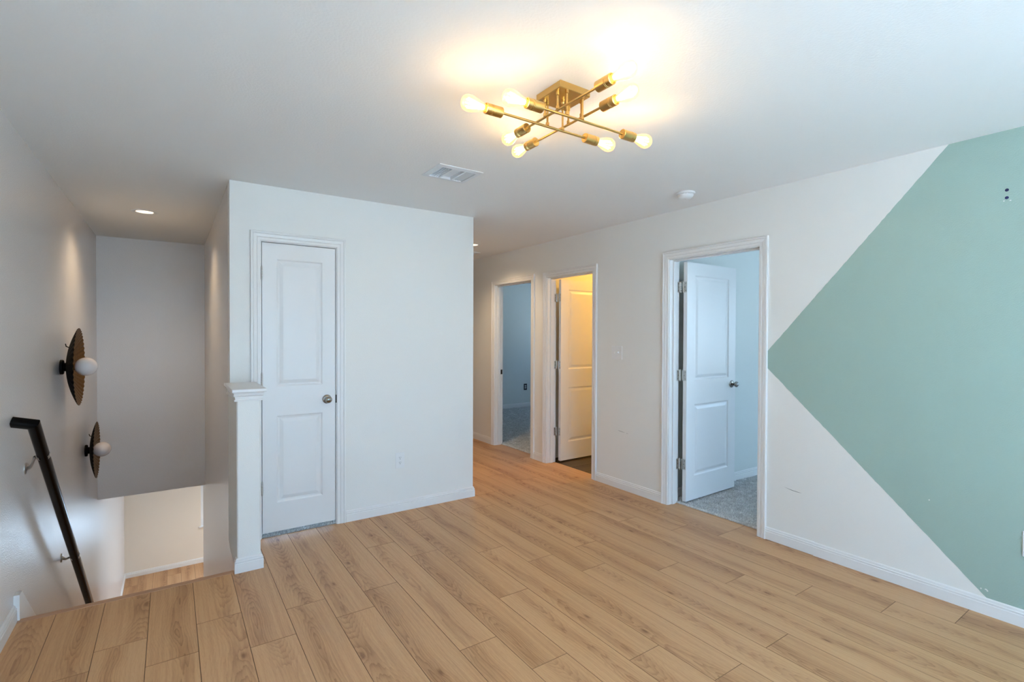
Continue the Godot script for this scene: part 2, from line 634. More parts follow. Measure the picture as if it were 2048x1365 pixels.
	var deck := holed("deck", -4.0, 8.0, DB - 4.2, DB - 0.13, 0.0, -0.12, [], level(-0.04), M["deck_paint"], M["deck_paint"])
	meta(deck, "pale painted deck outside the glass doors behind the viewer", "deck", "", "structure")
	var par := holed("parapet", -4.0, 8.0, -0.16, 1.12, 0.0, -0.14, [], across_d(DB - 4.2), M["concrete"], M["concrete"])
	meta(par, "low pale wall at the outer edge of the deck", "parapet", "", "structure")
	var eave := holed("roof", XL - 0.3, 6.95, DB - 1.25, DB - 0.12, 0.0, 0.14, [], level(H), M["ceiling_paint"], M["concrete"])
	meta(eave, "roof overhang above the deck doors", "roof", "", "structure")
	var g := holed("ground", -30.0, 40.0, -30.0, 60.0, 0.0, -0.2, [], level(LOW - 0.16), M["concrete"], M["concrete"])
	meta(g, "pale concrete yard outside the lower windows", "ground", "", "structure")


# the sage area: two straight masked edges that meet behind the door casing
func green_area(parent: Node) -> void:
	var poly := []
	var edge := func(a: Vector2, b: Vector2) -> void:
		var n := int(a.distance_to(b) / 0.02)
		var across := (b - a).orthogonal().normalized()
		for k in n + 1:
			poly.append(a.lerp(b, float(k) / n) + across * (rng.randf_range(-0.0013, 0.0013) if k > 0 and k < n else 0.0))
	edge.call(Vector2(1.899, 1.299), Vector2(0.917, H - 0.001))
	poly.append(Vector2(DB + 0.001, H - 0.001))
	poly.append(Vector2(DB + 0.001, 0.003))
	edge.call(Vector2(0.658, 0.003), Vector2(1.899, 1.203))
	var st := st0()
	slab_poly(st, poly, 0.0, -0.0007, across_x(XR))
	meta(put("painted_area", st, M["sage_paint"], parent), "sage green painted triangle")


func window(called: String, label: String, a0: float, a1: float, b0: float, b1: float, f: Callable, deep: float) -> void:
	var o := setting(called, label, "window")
	var st := st0()
	var ring := func(s: SurfaceTool, x0: float, x1: float, y0: float, y1: float, w: float, t0: float, t1: float) -> void:
		for q in [[x0, x1, y0, y0 + w], [x0, x1, y1 - w, y1], [x0, x0 + w, y0 + w, y1 - w], [x1 - w, x1, y0 + w, y1 - w]]:
			fbox(s, f, q[0], q[1], q[2], q[3], t0, t1)
	ring.call(st, a0, a1, b0, b1, 0.035, deep * 0.45, deep * 0.95)
	put("window_frame", st, M["vinyl"], o)
	var n := maxi(1, int(round((a1 - a0) / 0.85)))
	for k in n:
		var x0 := lerpf(a0 + 0.035, a1 - 0.035, float(k) / n)
		var x1 := lerpf(a0 + 0.035, a1 - 0.035, float(k + 1) / n)
		var s := st0()
		ring.call(s, x0 + 0.001, x1 - 0.001, b0 + 0.035, b1 - 0.035, 0.04, deep * 0.5, deep * 0.85)
		var sash := put("sash", s, M["vinyl"], o)
		var g := st0()
		fbox(g, f, x0 + 0.04, x1 - 0.04, b0 + 0.074, b1 - 0.074, deep * 0.66, deep * 0.68)
		put("pane", g, M["pane"], sash)
	var sl := st0()
	fbox(sl, f, a0 - 0.03, a1 + 0.03, b0 - 0.02, b0 + 0.001, -0.03, deep * 0.45)
	put("window_sill", sl, M["trim_paint"], o)


func fbox(st: SurfaceTool, f: Callable, a0: float, a1: float, b0: float, b1: float, t0: float, t1: float, b := 0.0) -> void:
	var u: Vector3 = f.call(a0, b0, t0)
	var v: Vector3 = f.call(a1, b1, t1)
	box(st, u.min(v), u.max(v), b)


# ------------------------------------------------------------------ floors

func floors() -> void:
	var fl := setting("floor", "light oak plank floor of the landing and hall", "floor")
	var st := st0()
	rbox(st, XL, XR + 0.12, -0.3, -0.0125, DB, DN - 0.025)
	rbox(st, XS + 0.116, XR + 0.12, -0.3, -0.0125, DN - 0.025, 8.06)
	put("subfloor", st, M["subfloor"], fl)
	# rows of boards run into the depth; the first number is a joint seen in the photograph
	var joint := [2.30, 2.72, 2.87, 2.62, 2.87, 2.52, 2.77, 2.55, 2.73, 1.975, 1.695, 2.255, 1.505, 1.22, 2.24, 1.22, 1.99, 1.67, 1.38, 1.05, 0.805]
	var kinds := [3, 0, 5, 1, 7, 2, 9, 4, 6, 8, 10, 11]
	var count := 0
	for row in joint.size():
		var x0 := -0.675 + 0.1935 * row
		var x1 := x0 + 0.1935
		var lo := maxf(x0, XL + 0.004)
		var hi := minf(x1, XR + 0.112)
		if row == joint.size() - 1:
			hi = XR + 0.112
		if hi - lo < 0.01:
			continue
		var j: float = joint[row]
		while j > DB:
			j -= 1.30
		while j < 8.1:
			var d0 := maxf(j, DB)
			var d1 := j + 1.30
			# stretches of this board that lie on a floor
			var far := 8.05
			var spans := []
			if hi <= XS + 0.001:
				far = DN - 0.032
			elif lo < XS:
				far = DN - 0.032
			elif hi <= XH:
				far = DC + 0.008
			d1 = minf(d1, far)
			if d1 - d0 > 0.02:
				spans.append([lo, hi, d0, d1])
			if lo < XS and hi > XS and j + 1.30 > DN - 0.032:     # the board beside the stair well
				var e0 := maxf(d0, DN - 0.032)
				var e1 := minf(j + 1.30, DC + 0.008)
				if e1 - e0 > 0.02:
					spans.append([XS + 0.001, hi, e0, e1])
			if lo < XH and hi > XH:       # the board at the closet corner
				spans.clear()
				var f1 := minf(j + 1.30, DC - 0.001)
				if f1 - d0 > 0.02:
					spans.append([lo, hi, d0, f1])
				var g0 := maxf(d0, DC - 0.001)
				var g1 := minf(j + 1.30, 8.05)
				if g1 - g0 > 0.02:
					spans.append([XH + 0.001, hi, g0, g1])
			var kind: int = kinds[(row * 5 + int((j + 20.0) / 1.30) * 3 + row / 3) % 12]
			var flip := (count * 7 + row) % 2 == 0
			for s in spans:
				plank(fl, s, x0, j, kind, flip)
			count += 1
			j += 1.30
	# nosing at the top of the stairs
	var ns := st0()
	sweep(ns, [Vector2(0, -0.03), Vector2(0.046, -0.03), Vector2(0.046, -0.005), Vector2(0.040, 0.0015), Vector2(0.004, 0.0025), Vector2(0, 0.001)], [p3(XL + 0.004, 0, DN - 0.032), p3(XS - 0.001, 0, DN - 0.032)], Vector3.UP)
	meta(put("stair_nosing", ns, M["nosing_wood"], fl), "plain brown nosing strip at the top of the stairs")

	# other rooms
	carpet("floor_bedroom", "light grey carpet of the near bedroom", XR + 0.105, 6.8, DB, 2.815, "carpet", [3.542, 4.75, 1.93, 2.81, 9000])
	carpet("floor_far_bedroom", "light grey carpet of the far bedroom", XR + 0.105, 6.8, 4.60, 8.03, "carpet", [3.542, 5.6, 4.64, 8.02, 26000])
	carpet("floor_closet", "light grey carpet edge under the closet door", XS + 0.115, XH - 0.115, DC + 0.010, 8.06, "carpet", [0.50, 1.03, DC + 0.012, DC + 0.09, 900])
	var fb := setting("floor_bath", "dark wood look floor of the bath", "floor")
	for k in 7:
		var s := st0()
		var b0 := 3.0 + 0.215 * k
		var b1 := b0 + 0.2135
		var ed := st0()
		top_board(s, ed, XR + 0.112, 5.6, maxf(b0, 2.92), minf(b1, 4.5), true, 0.3 * k)
		put2("plank", s, M["walnut_%d" % (k % 2)], ed, M["subfloor"], fb)
	var lw := setting("floor_lower", "oak plank floor of the lower room", "floor")
	var sb := st0()
	rbox(sb, XL, 4.2, LOW - 0.15, LOW - 0.0125, 6.0, 10.38)
	put("subfloor", sb, M["subfloor"], lw)
	for k in 25:
		var x0 := XL + 0.1935 * k
		var x1 := minf(x0 + 0.1935, 4.19)
		var j := 6.1 + fmod(k * 0.47, 1.3) - 1.3
		while j < 10.38:
			var d0 := maxf(j, 6.1)
			var d1 := minf(j + 1.3, 10.375)
			if d1 - d0 > 0.03 and not (x0 > XS and d0 < 7.0 and d1 < 7.3) and x1 - x0 > 0.02:
				var o := plank(lw, [x0, x1, maxf(d0, 7.26) if x1 > XS + 0.05 else d0, d1], x0, j, (k * 5 + int(j * 3.0)) % 12, k % 2 == 0)
				o.position.y = LOW
			j += 1.3


func plank(parent: Node, s: Array, x0: float, j: float, kind: int, flip: bool) -> MeshInstance3D:
	var st := st0()
	var uv := func(x: float, d: float) -> Vector2:
		var u := clampf((x - x0) / 0.1935, 0.0, 1.0) * 0.98 + 0.01
		var v := clampf((d - j) / 1.30, 0.0, 1.0) * 0.98 + 0.01
		return Vector2(1.0 - u, 1.0 - v) if flip else Vector2(u, v)
	var ed := st0()
	board(st, ed, s[0], s[1], s[2], s[3], uv)
	return put2("plank", st, M["oak_%d" % kind], ed, M["oak_edge"], parent)


# a board with a fine bevel round its top
func board(st: SurfaceTool, ed: SurfaceTool, x0: float, x1: float, d0: float, d1: float, uv: Callable) -> void:
	var g := 0.0004
	var b := 0.0012
	var h := 0.0010
	x0 += g
	x1 -= g
	d0 += g
	d1 -= g
	var o := [[x0, d0], [x1, d0], [x1, d1], [x0, d1]]
	var i := [[x0 + b, d0 + b], [x1 - b, d0 + b], [x1 - b, d1 - b], [x0 + b, d1 - b]]
	var v := func(q: Array, y: float) -> Vector3: return Vector3(q[0], y, -q[1])
	var t := func(q: Array) -> Vector2: return uv.call(q[0], q[1])
	quad(st, v.call(i[0], 0), v.call(i[1], 0), v.call(i[2], 0), v.call(i[3], 0), Vector3.UP, [t.call(i[0]), t.call(i[1]), t.call(i[2]), t.call(i[3])])
	for k in 4:
		var n := (k + 1) % 4
		var out := Vector3(o[k][0] + o[n][0] - x0 - x1, 0, -(o[k][1] + o[n][1] - d0 - d1)).normalized()
		quad(ed, v.call(o[k], -h), v.call(o[n], -h), v.call(i[n], 0), v.call(i[k], 0), out + Vector3.UP, [t.call(o[k]), t.call(o[n]), t.call(i[n]), t.call(i[k])])
		quad(ed, v.call(o[k], -0.012), v.call(o[n], -0.012), v.call(o[n], -h), v.call(o[k], -h), out, [t.call(o[k]), t.call(o[n]), t.call(o[n]), t.call(o[k])])


func top_board(st: SurfaceTool, ed: SurfaceTool, x0: float, x1: float, d0: float, d1: float, along_x: bool, shift: float) -> void:
	board(st, ed, x0, x1, d0, d1, func(x: float, d: float) -> Vector2: return Vector2((d - d0) / maxf(d1 - d0, 0.01), (x - x0) / 1.3 + shift))


# a carpet slab with its edge and, where the photograph looks, single tufts standing on it
func carpet(called: String, label: String, x0: float, x1: float, d0: float, d1: float, kind: String, tufts: Array) -> void:
	var o := setting(called, label, "carpet")
	var st := st0()
	rbox(st, x0, x1, -0.3, 0.004, d0, d1)
	put("carpet_backing", st, M[kind], o)
	var t := st0()
	for k in 3:
		var a := TAU * k / 3
		var b := TAU * (k + 1) / 3
		var u := Vector3(cos(a) * 0.0055, -0.004, sin(a) * 0.0055)
		var w := Vector3(cos(b) * 0.0055, -0.004, sin(b) * 0.0055)
		var tip := Vector3(0, 0.010, 0)
		var n := (u + w).normalized() + Vector3.UP * 0.6
		tri(t, [u, w, tip], [n.normalized(), n.normalized(), (n + Vector3.UP).normalized()])
	var mesh := t.commit()
	mesh.surface_set_material(0, M["pile"])
	var mm := MultiMesh.new()
	mm.transform_format = MultiMesh.TRANSFORM_3D
	mm.use_colors = true
	mm.mesh = mesh
	mm.instance_count = tufts[4]
	var clump := FastNoiseLite.new()
	clump.seed = 5
	clump.frequency = 9.0
	for i in mm.instance_count:
		var x := rng.randf_range(tufts[0], tufts[1])
		var d := rng.randf_range(tufts[2], tufts[3])
		if i % 7 == 0:
			x = tufts[0] + rng.randf_range(-0.004, 0.006)
		var bs := Basis(Vector3(rng.randf_range(-1, 1), 0.2, rng.randf_range(-1, 1)).normalized(), rng.randf_range(-0.7, 0.7)).scaled(Vector3.ONE * rng.randf_range(0.7, 1.3))
		mm.set_instance_transform(i, Transform3D(bs, p3(x, 0.006, d)))
		var g := 0.82 + 0.3 * clump.get_noise_2d(x, d) + rng.randf_range(-0.16, 0.16)
		mm.set_instance_color(i, Color(g, g, g))
	var mi := MultiMeshInstance3D.new()
	mi.name = "carpet_pile"
	mi.multimesh = mm
	mi.set_meta("kind", "stuff")
	o.add_child(mi)


# ------------------------------------------------------------------ trims, casings, jambs

const CASING := [Vector2(0, 0), Vector2(0, 0.008), Vector2(0.004, 0.011), Vector2(0.019, 0.012), Vector2(0.023, 0.009), Vector2(0.027, 0.013), Vector2(0.043, 0.016), Vector2(0.047, 0.013), Vector2(0.051, 0.018), Vector2(0.060, 0.018), Vector2(0.063, 0.015), Vector2(0.063, 0)]
const BASE := [Vector2(0, 0), Vector2(0.014, 0), Vector2(0.014, 0.054), Vector2(0.0105, 0.057), Vector2(0.0105, 0.061), Vector2(0.0130, 0.063), Vector2(0.0130, 0.067), Vector2(0.0085, 0.070), Vector2(0.0075, 0.080), Vector2(0.004, 0.084), Vector2(0, 0.085)]

func base_run(called: String, label: String, path: Array, up_by := 0.0) -> void:
	var st := st0()
	var pts := []
	for q in path:
		pts.append(p3(q[0], up_by, q[1]))
	sweep(st, BASE, pts, Vector3.UP)
	meta(put(called, st, M["trim_paint"]), label, "baseboard", "", "structure")


func trims() -> void:
	# paths run so that the room lies on their right hand: side = direction x up
	base_run("baseboard_closet", "white baseboard along the closet wall and round its corner", [[1.088, DC], [XH, DC], [XH, 8.06]])
	base_run("baseboard_right", "white baseboard under the green paint", [[XR, 1.57], [XR, DB]])
	base_run("baseboard_right_gap", "short white baseboard beside the near doorway with a dark gap under it", [[XR, 1.887], [XR, 1.57]], 0.0025)
	base_run("baseboard_right_switch", "white baseboard under the light switch", [[XR, D2[0] - 0.068], [XR, D3[1] + 0.068]])
	base_run("baseboard_right_pier", "short white baseboard between the two hall doorways", [[XR, D1[0] - 0.068], [XR, D2[1] + 0.068]])
	base_run("baseboard_right_far", "white baseboard at the far end of the hall", [[XR, 8.06], [XR, D1[1] + 0.068]])
	base_run("baseboard_left", "white baseboard on the left wall ending at the stairs", [[XL, DB], [XL, 3.385]])
	base_run("baseboard_bedroom", "white baseboard in the near bedroom behind its door", [[XR + 0.12, 2.815], [6.8, 2.815]])
	base_run("baseboard_far_bedroom", "white baseboard in the far bedroom under the dark outlet", [[XR + 0.12, 8.03], [6.8, 8.03]])
	var low := st0()
	sweep(low, BASE, [p3(XL, LOW, 6.7), p3(XL, LOW, 10.38), p3(4.2, LOW, 10.38)], Vector3.UP)
	meta(put("baseboard_lower", low, M["trim_paint"]), "white baseboard round the lower room", "baseboard", "", "structure")
	# skirt board down the left side of the stairs
	var sk := st0()
	slab_poly(sk, [Vector2(3.39, 0.0), Vector2(3.39, 0.128), Vector2(3.44, 0.128), Vector2(6.42, -2.46), Vector2(6.42, -2.62), Vector2(6.05, -2.62)], 0.0, 0.022, across_x(XL))
	meta(put("trim_6", sk, M["trim_paint"]), "white stair skirt board rising above the left baseboard", "trim", "", "structure")

	casing("trim_1", "white casing round the narrow closet door", 0.517, 1.017, 2.055, across_d(DC), -1.0, 0.115)
	casing("trim_2", "white casing of the near bedroom doorway beside the green paint", D3[0], D3[1], DOOR_H, across_x(XR), -1.0, 0.12)
	casing("trim_3", "white casing of the middle doorway to the lit bath", D2[0], D2[1], DOOR_H, across_x(XR), -1.0, 0.12)
	var t4 := casing("trim_4", "white casing of the farthest doorway in the hall", D1[0], D1[1], DOOR_H, across_x(XR), -1.0, 0.12)
	var sp := st0()
	rbox(sp, 3.522, 3.548, 0.91, 0.97, D1[1] - 0.0015, D1[1] + 0.001, 0.0006)
	meta(put("strike_plate", sp, M["nickel_dark"], t4), "dark strike plate")

	# half wall at the head of the stairs
	var hw := setting("wall_half", "white half wall post with a moulded cap at the head of the stairs", "half wall")
	var st := st0()
	rbox(st, XS - 0.005, 0.448, -0.012, 1.03, 3.361, DC, 0.006)
	put("post", st, M["wall_paint"], hw)
	var cap := st0()
	rbox(cap, XS - 0.033, 0.480, 1.071, 1.090, 3.328, DC - 0.001, 0.003)
	rbox(cap, XS - 0.033, XS, 1.071, 1.090, DC - 0.004, DC + 0.03, 0.003)
	put("cap", cap, M["trim_paint"], hw)
	var cr := st0()
	sweep(cr, [Vector2(0, 1.018), Vector2(0.013, 1.018), Vector2(0.014, 1.026), Vector2(0.008, 1.032), Vector2(0.010, 1.044), Vector2(0.018, 1.052), Vector2(0.014, 1.057), Vector2(0.016, 1.064), Vector2(0.021, 1.071), Vector2(0, 1.071)],
		[p3(XS - 0.005, 0, DC + 0.02), p3(XS - 0.005, 0, 3.361), p3(0.448, 0, 3.361), p3(0.448, 0, DC - 0.001)], Vector3.UP)
	put("crown_molding", cr, M["trim_paint"], hw)
	var bs := st0()
	sweep(bs, BASE, [p3(XS - 0.005, 0, 3.395), p3(XS - 0.005, 0, 3.361), p3(0.448, 0, 3.361), p3(0.448, 0, 3.79)], Vector3.UP)
	put("baseboard", bs, M["trim_paint"], hw)


# a mitred casing with jambs and stops in an opening from a0 to a1; sgn points from the wall into the room
func casing(called: String, label: String, a0: float, a1: float, top: float, f: Callable, sgn: float, deep: float) -> Node3D:
	var o := setting(called, label, "door casing")
	var nrm: Vector3 = ((f.call(0.0, 0.0, sgn) as Vector3) - (f.call(0.0, 0.0, 0.0) as Vector3)).normalized()
	var e := 0.005
	var path := [f.call(a0 - e, 0.0, 0.0), f.call(a0 - e, top + e, 0.0), f.call(a1 + e, top + e, 0.0), f.call(a1 + e, 0.0, 0.0)]
	var side: Vector3 = (path[1] - path[0]).normalized().cross(nrm)
	var away: Vector3 = (f.call(a0 - 1.0, 0.0, 0.0) as Vector3) - (f.call(a0, 0.0, 0.0) as Vector3)
	if side.dot(away) < 0.0:
		path.reverse()
	var st := st0()
	sweep(st, CASING, path, nrm)
	put("casing", st, M["trim_paint"], o)
	var j := st0()
	fbox(j, f, a0 - 0.0149, a0, 0.0, top, 0.0005, deep)
	fbox(j, f, a1, a1 + 0.0149, 0.0, top, 0.0005, deep)
	fbox(j, f, a0 - 0.0149, a1 + 0.0149, top, top + 0.0149, 0.0005, deep)
	put("jamb", j, M["trim_paint"], o)
	var s := st0()
	var t0 := 0.04
	var t1 := 0.078
	fbox(s, f, a0 + 0.0002, a0 + 0.011, 0.0, top - 0.011, t0, t1, 0.002)
	fbox(s, f, a1 - 0.011, a1 - 0.0002, 0.0, top - 0.011, t0, t1, 0.002)
	fbox(s, f, a0 + 0.0002, a1 - 0.0002, top - 0.011, top - 0.0002, t0, t1, 0.002)
	put("door_stop", s, M["trim_paint"], o)
	return o


# ------------------------------------------------------------------ doors

# own axes: x from the hinged edge, y up, front face at z = 0 and the leaf behind it
func door(called: String, label: String, w: float, h: float, at: Vector3, turn: float, margin: float, pin: Vector2, open: bool, knob_y: float, hinge_y: Array) -> Node3D:
	var o := setting(called, label, "door", at)
	o.rotation.y = turn
	var st := st0()
	var t := 0.035
	var xs := [0.0, margin, w - margin, w]
	var ys := [0.0, 0.202, 0.812, 1.018, 1.908, h]
	for side in 2:
		var z := func(dz: float) -> float: return dz if side == 0 else -t - dz
		var out := Vector3(0, 0, 1 if side == 0 else -1)
		for i in 3:
			for k in 5:
				if i == 1 and (k == 1 or k == 3):
					var rings := [[0.0, 0.0], [0.010, -0.0065], [0.020, -0.0075], [0.042, -0.0015], [0.046, -0.001]]
					for q in rings.size():
						var a: float = rings[q][0]
						var za: float = z.call(rings[q][1])
						var c := [Vector3(xs[1] + a, ys[k] + a, za), Vector3(xs[2] - a, ys[k] + a, za), Vector3(xs[2] - a, ys[k + 1] - a, za), Vector3(xs[1] + a, ys[k + 1] - a, za)]
						if q == rings.size() - 1:
							quad(st, c[0], c[1], c[2], c[3], out)
							continue
						var b: float = rings[q + 1][0]
						var zb: float = z.call(rings[q + 1][1])
						var e := [Vector3(xs[1] + b, ys[k] + b, zb), Vector3(xs[2] - b, ys[k] + b, zb), Vector3(xs[2] - b, ys[k + 1] - b, zb), Vector3(xs[1] + b, ys[k + 1] - b, zb)]
						for n in 4:
							quad(st, c[n], c[(n + 1) % 4], e[(n + 1) % 4], e[n], out)
				else:
					var za: float = z.call(0.0)
					quad(st, Vector3(xs[i], ys[k], za), Vector3(xs[i + 1], ys[k], za), Vector3(xs[i + 1], ys[k + 1], za), Vector3(xs[i], ys[k + 1], za), out)
	quad(st, Vector3(0, 0, 0), Vector3(0, h, 0), Vector3(0, h, -t), Vector3(0, 0, -t), Vector3.LEFT)
	quad(st, Vector3(w, 0, 0), Vector3(w, h, 0), Vector3(w, h, -t), Vector3(w, 0, -t), Vector3.RIGHT)
	quad(st, Vector3(0, 0, 0), Vector3(w, 0, 0), Vector3(w, 0, -t), Vector3(0, 0, -t), Vector3.DOWN)
	quad(st, Vector3(0, h, 0), Vector3(w, h, 0), Vector3(w, h, -t), Vector3(0, h, -t), Vector3.UP)
	put("door_leaf", st, M["door_paint"], o)
	for y in hinge_y:
		var hg := Node3D.new()
		hg.name = numbered("hinge", o)
		o.add_child(hg, true)
		hg.position = Vector3(0, y, 0)
		var b := st0()
		for k in 5:     # knuckles
			var y0 := -0.0445 + 0.0178 * k
			lathe(b, [Vector2(0, y0), Vector2(0.0054, y0 + 0.0004), Vector2(0.0058, y0 + 0.001), Vector2(0.0058, y0 + 0.0168), Vector2(0.0054, y0 + 0.0174), Vector2(0, y0 + 0.0178)], 12, Transform3D(Basis(), Vector3(pin.x, 0, pin.y)))
		for sg in [-1.0, 1.0]:
			lathe(b, [Vector2(0, -0.003), Vector2(0.004, -0.002), Vector2(0.0045, 0.0), Vector2(0.003, 0.0025), Vector2(0, 0.003)], 10, Transform3D(Basis(), Vector3(pin.x, sg * 0.047, pin.y)))
		if open:
			box(b, Vector3(-0.0016, -0.0445, -0.034), Vector3(0.0004, 0.0445, -0.004), 0.0006)
			box(b, Vector3(pin.x, -0.0445, -0.0362), Vector3(0.0004, 0.0445, -0.0342), 0.0006)
			box(b, Vector3(pin.x - 0.030, -0.0445, pin.y - 0.0125), Vector3(pin.x, 0.0445, pin.y - 0.0105), 0.0006)
			box(b, Vector3(pin.x - 0.002, -0.0445, pin.y - 0.0125), Vector3(pin.x, 0.0445, pin.y), 0.0006)
		put("hinge_plate", b, M["nickel"], hg)
		if open:
			var s := st0()
			for yy in [-0.030, 0.0, 0.030]:
				lathe(s, [Vector2(0, 0.0012), Vector2(0.0032, 0.0008), Vector2(0.0034, 0.0)], 10, Transform3D(Basis(Vector3.BACK, PI / 2), Vector3(-0.0016, yy, -0.014 if yy != 0.0 else -0.022)))
				lathe(s, [Vector2(0, 0.0012), Vector2(0.0032, 0.0008), Vector2(0.0034, 0.0)], 10, Transform3D(Basis(Vector3.RIGHT, PI / 2), Vector3(pin.x - (0.020 if yy != 0.0 else 0.013), yy, pin.y - 0.0105)))
			put("screw_heads", s, M["nickel_dark"], hg)
	var kn := Node3D.new()
	kn.name = "door_knob"
	o.add_child(kn)
	kn.position = Vector3(w - 0.060, knob_y, 0)
	for side in 2:
		var tr := Transform3D(Basis(Vector3.RIGHT, PI / 2), Vector3.ZERO) if side == 0 else Transform3D(Basis(Vector3.RIGHT, -PI / 2), Vector3(0, 0, -t))
		var r := st0()
		lathe(r, [Vector2(0.033, 0.0), Vector2(0.033, 0.003), Vector2(0.030, 0.007), Vector2(0.022, 0.010), Vector2(0.014, 0.012), Vector2(0, 0.012)], 32, tr)
		put("rose", r, M["knob_nickel"], kn)
		var ball := st0()
		var pr := [Vector2(0.011, 0.010), Vector2(0.010, 0.022), Vector2(0.013, 0.029)]
		for k in 9:
			var a := -0.85 + (PI / 2 + 0.85) * k / 8.0
			pr.append(Vector2(maxf(cos(a), 0.0) * 0.0262, 0.046 + sin(a) * 0.0195))
		lathe(ball, pr, 32, tr)
		put("knob", ball, M["knob_nickel"], kn)
	return o


func doors() -> void:
	var c := door("door_1", "closed narrow white two panel closet door", 0.491, 2.017, p3(0.5210, 0.032, DC + 0.0005), 0.0, 0.091, Vector2(-0.002, 0.0045), false, 0.907, [0.315, 1.070, 1.805])
	var st := st0()
	box(st, Vector3(0.4925, 0.875, -0.001), Vector3(0.5035, 0.935, 0.0012), 0.0004)
	meta(put("latch_strike", st, M["nickel_dark"], c), "dark strike lip beside the knob")
	door("door_2", "white two panel door standing open in front of the near bedroom wall", 0.738, 2.015, p3(3.572, 0.020, 2.652), deg_to_rad(1.6), 0.112, Vector2(-0.0115, -0.054), true, 0.955, [0.312, 1.061, 1.805])
	door("door_3", "white two panel door standing open into the warm lit bath", 0.69, 2.015, p3(3.572, 0.020, 4.292), deg_to_rad(1.2), 0.112, Vector2(-0.0115, -0.054), true, 0.94, [0.323, 1.066, 1.814])


# ------------------------------------------------------------------ stairs and what hangs beside them

func stair_things() -> void:
	var sw := setting("stairs", "straight oak stair flight going down beside the left wall", "stairs")
	for k in 13:
		var y := -0.187 * (k + 1)
		var d0 := DN + 0.0125 + 0.222 * k
		var r := st0()
		rbox(r, XL + 0.023, XS, y, y + 0.187 - 0.026, d0 - 0.0125, d0 + 0.002)
		put("riser", r, M["trim_paint"], sw)
		var t := st0()
		rbox(t, XL + 0.023, XS, y - 0.026, y, d0 + 0.002, d0 + 0.252, 0.004)
		put("tread", t, M["tread_wood"], sw)

	# hand rail: a return to the wall, then down the slope
	var hr := thing("handrail", "glossy black wall handrail sloping down the left side of the stairs", "handrail")
	var a := p3(XL + 0.001, 0.985, 3.372)
	var b := p3(-0.560, 0.965, 3.372)
	var e := p3(-0.560, -1.62, 6.27)
	var st := st0()
	var nrm := (b - a).normalized().cross((e - b).normalized()).normalized()
	var prof := []
	for q in circle(1.0, 24):
		prof.append(Vector2(signf(q.x) * pow(absf(q.x), 0.72), signf(q.y) * pow(absf(q.y), 0.72)) * 0.0245)
	sweep(st, prof, [a, b, e], nrm, true)
	put("rail", st, M["black_lacquer"], hr)
	for q in [[3.650, 0.697], [4.675, -0.161], [5.72, -1.09]]:
		var br := Node3D.new()
		br.name = numbered("rail_bracket", hr)
		hr.add_child(br, true)
		var wy: float = q[1]
		var wd: float = q[0]
		var s := st0()
		var along := (e - b).normalized()
		var on_rail := b + along * ((wd - 0.06 - 3.372) / absf(along.z))
		lathe(s, [Vector2(0.030, 0.0), Vector2(0.030, 0.004), Vector2(0.026, 0.007), Vector2(0.012, 0.009), Vector2(0.0, 0.0095)], 24, Transform3D(Basis(Vector3.BACK, -PI / 2), p3(XL, wy, wd)))
		put("wall_rose", s, M["nickel"], br)
		var arm := st0()
		var p0 := p3(XL + 0.006, wy, wd)
		var p1 := on_rail + Vector3(-0.032, -0.004, 0.0)
		var mid := p0.lerp(p1, 0.5) + Vector3(0.004, -0.010, 0)
		bend_tube(arm, [p0, p0.lerp(mid, 0.5) + Vector3(0.004, -0.004, 0), mid, mid.lerp(p1, 0.6), p1], [0.011, 0.008, 0.0062, 0.0062, 0.0075])
		put("arm", arm, M["nickel"], br)
		# a short clip that wraps the near side of the rail
		var clip := st0()
		var cn := along
		var u := Vector3.LEFT
		var w := cn.cross(u).normalized()
		for k in 10:
			var t0 := lerpf(-0.35, 1.25, k / 10.0) * PI
			var t1 := lerpf(-0.35, 1.25, (k + 1) / 10.0) * PI
			if w.y < 0.0:
				w = -w
			var q0 := u * cos(t0) + w * sin(t0)
			var q1 := u * cos(t1) + w * sin(t1)
			var r := 0.0295
			quad(clip, on_rail + q0 * r - cn * 0.011, on_rail + q1 * r - cn * 0.011, on_rail + q1 * r + cn * 0.011, on_rail + q0 * r + cn * 0.011, q0)
			quad(clip, on_rail + q0 * r - cn * 0.011, on_rail + q1 * r - cn * 0.011, on_rail + q1 * 0.0253 - cn * 0.011, on_rail + q0 * 0.0253 - cn * 0.011, -cn)
			quad(clip, on_rail + q0 * r + cn * 0.011, on_rail + q1 * r + cn * 0.011, on_rail + q1 * 0.0253 + cn * 0.011, on_rail + q0 * 0.0253 + cn * 0.011, cn)
		put("clip", clip, M["nickel"], br)

	sconce("upper wall sconce with a black ruffled disc and white globe", p3(XL, 1.179, 4.70), 0.101, 0.275)
	sconce("lower wall sconce with a black ruffled disc, farther down the stairs", p3(XL, 0.358, 5.90), 0.081, 0.253)


func bend_tube(st: SurfaceTool, pts: Array, rad: Array) -> void:
	var rings := []
	for i in pts.size():
		var t: Vector3 = (pts[mini(i + 1, pts.size() - 1)] - pts[maxi(i - 1, 0)]).normalized()
		var s := t.cross(Vector3(0.1, 0.9, 0.3)).normalized()
		var u := s.cross(t)
		var ring := []
		for k in 12:
			ring.append([pts[i] + (s * cos(TAU * k / 12) + u * sin(TAU * k / 12)) * rad[i], s * cos(TAU * k / 12) + u * sin(TAU * k / 12)])
		rings.append(ring)
	for i in pts.size() - 1:
		for k in 12:
			var n := (k + 1) % 12
			tri(st, [rings[i][k][0], rings[i][n][0], rings[i + 1][n][0]], [rings[i][k][1], rings[i][n][1], rings[i + 1][n][1]])
			tri(st, [rings[i][k][0], rings[i + 1][n][0], rings[i + 1][k][0]], [rings[i][k][1], rings[i + 1][n][1], rings[i + 1][k][1]])


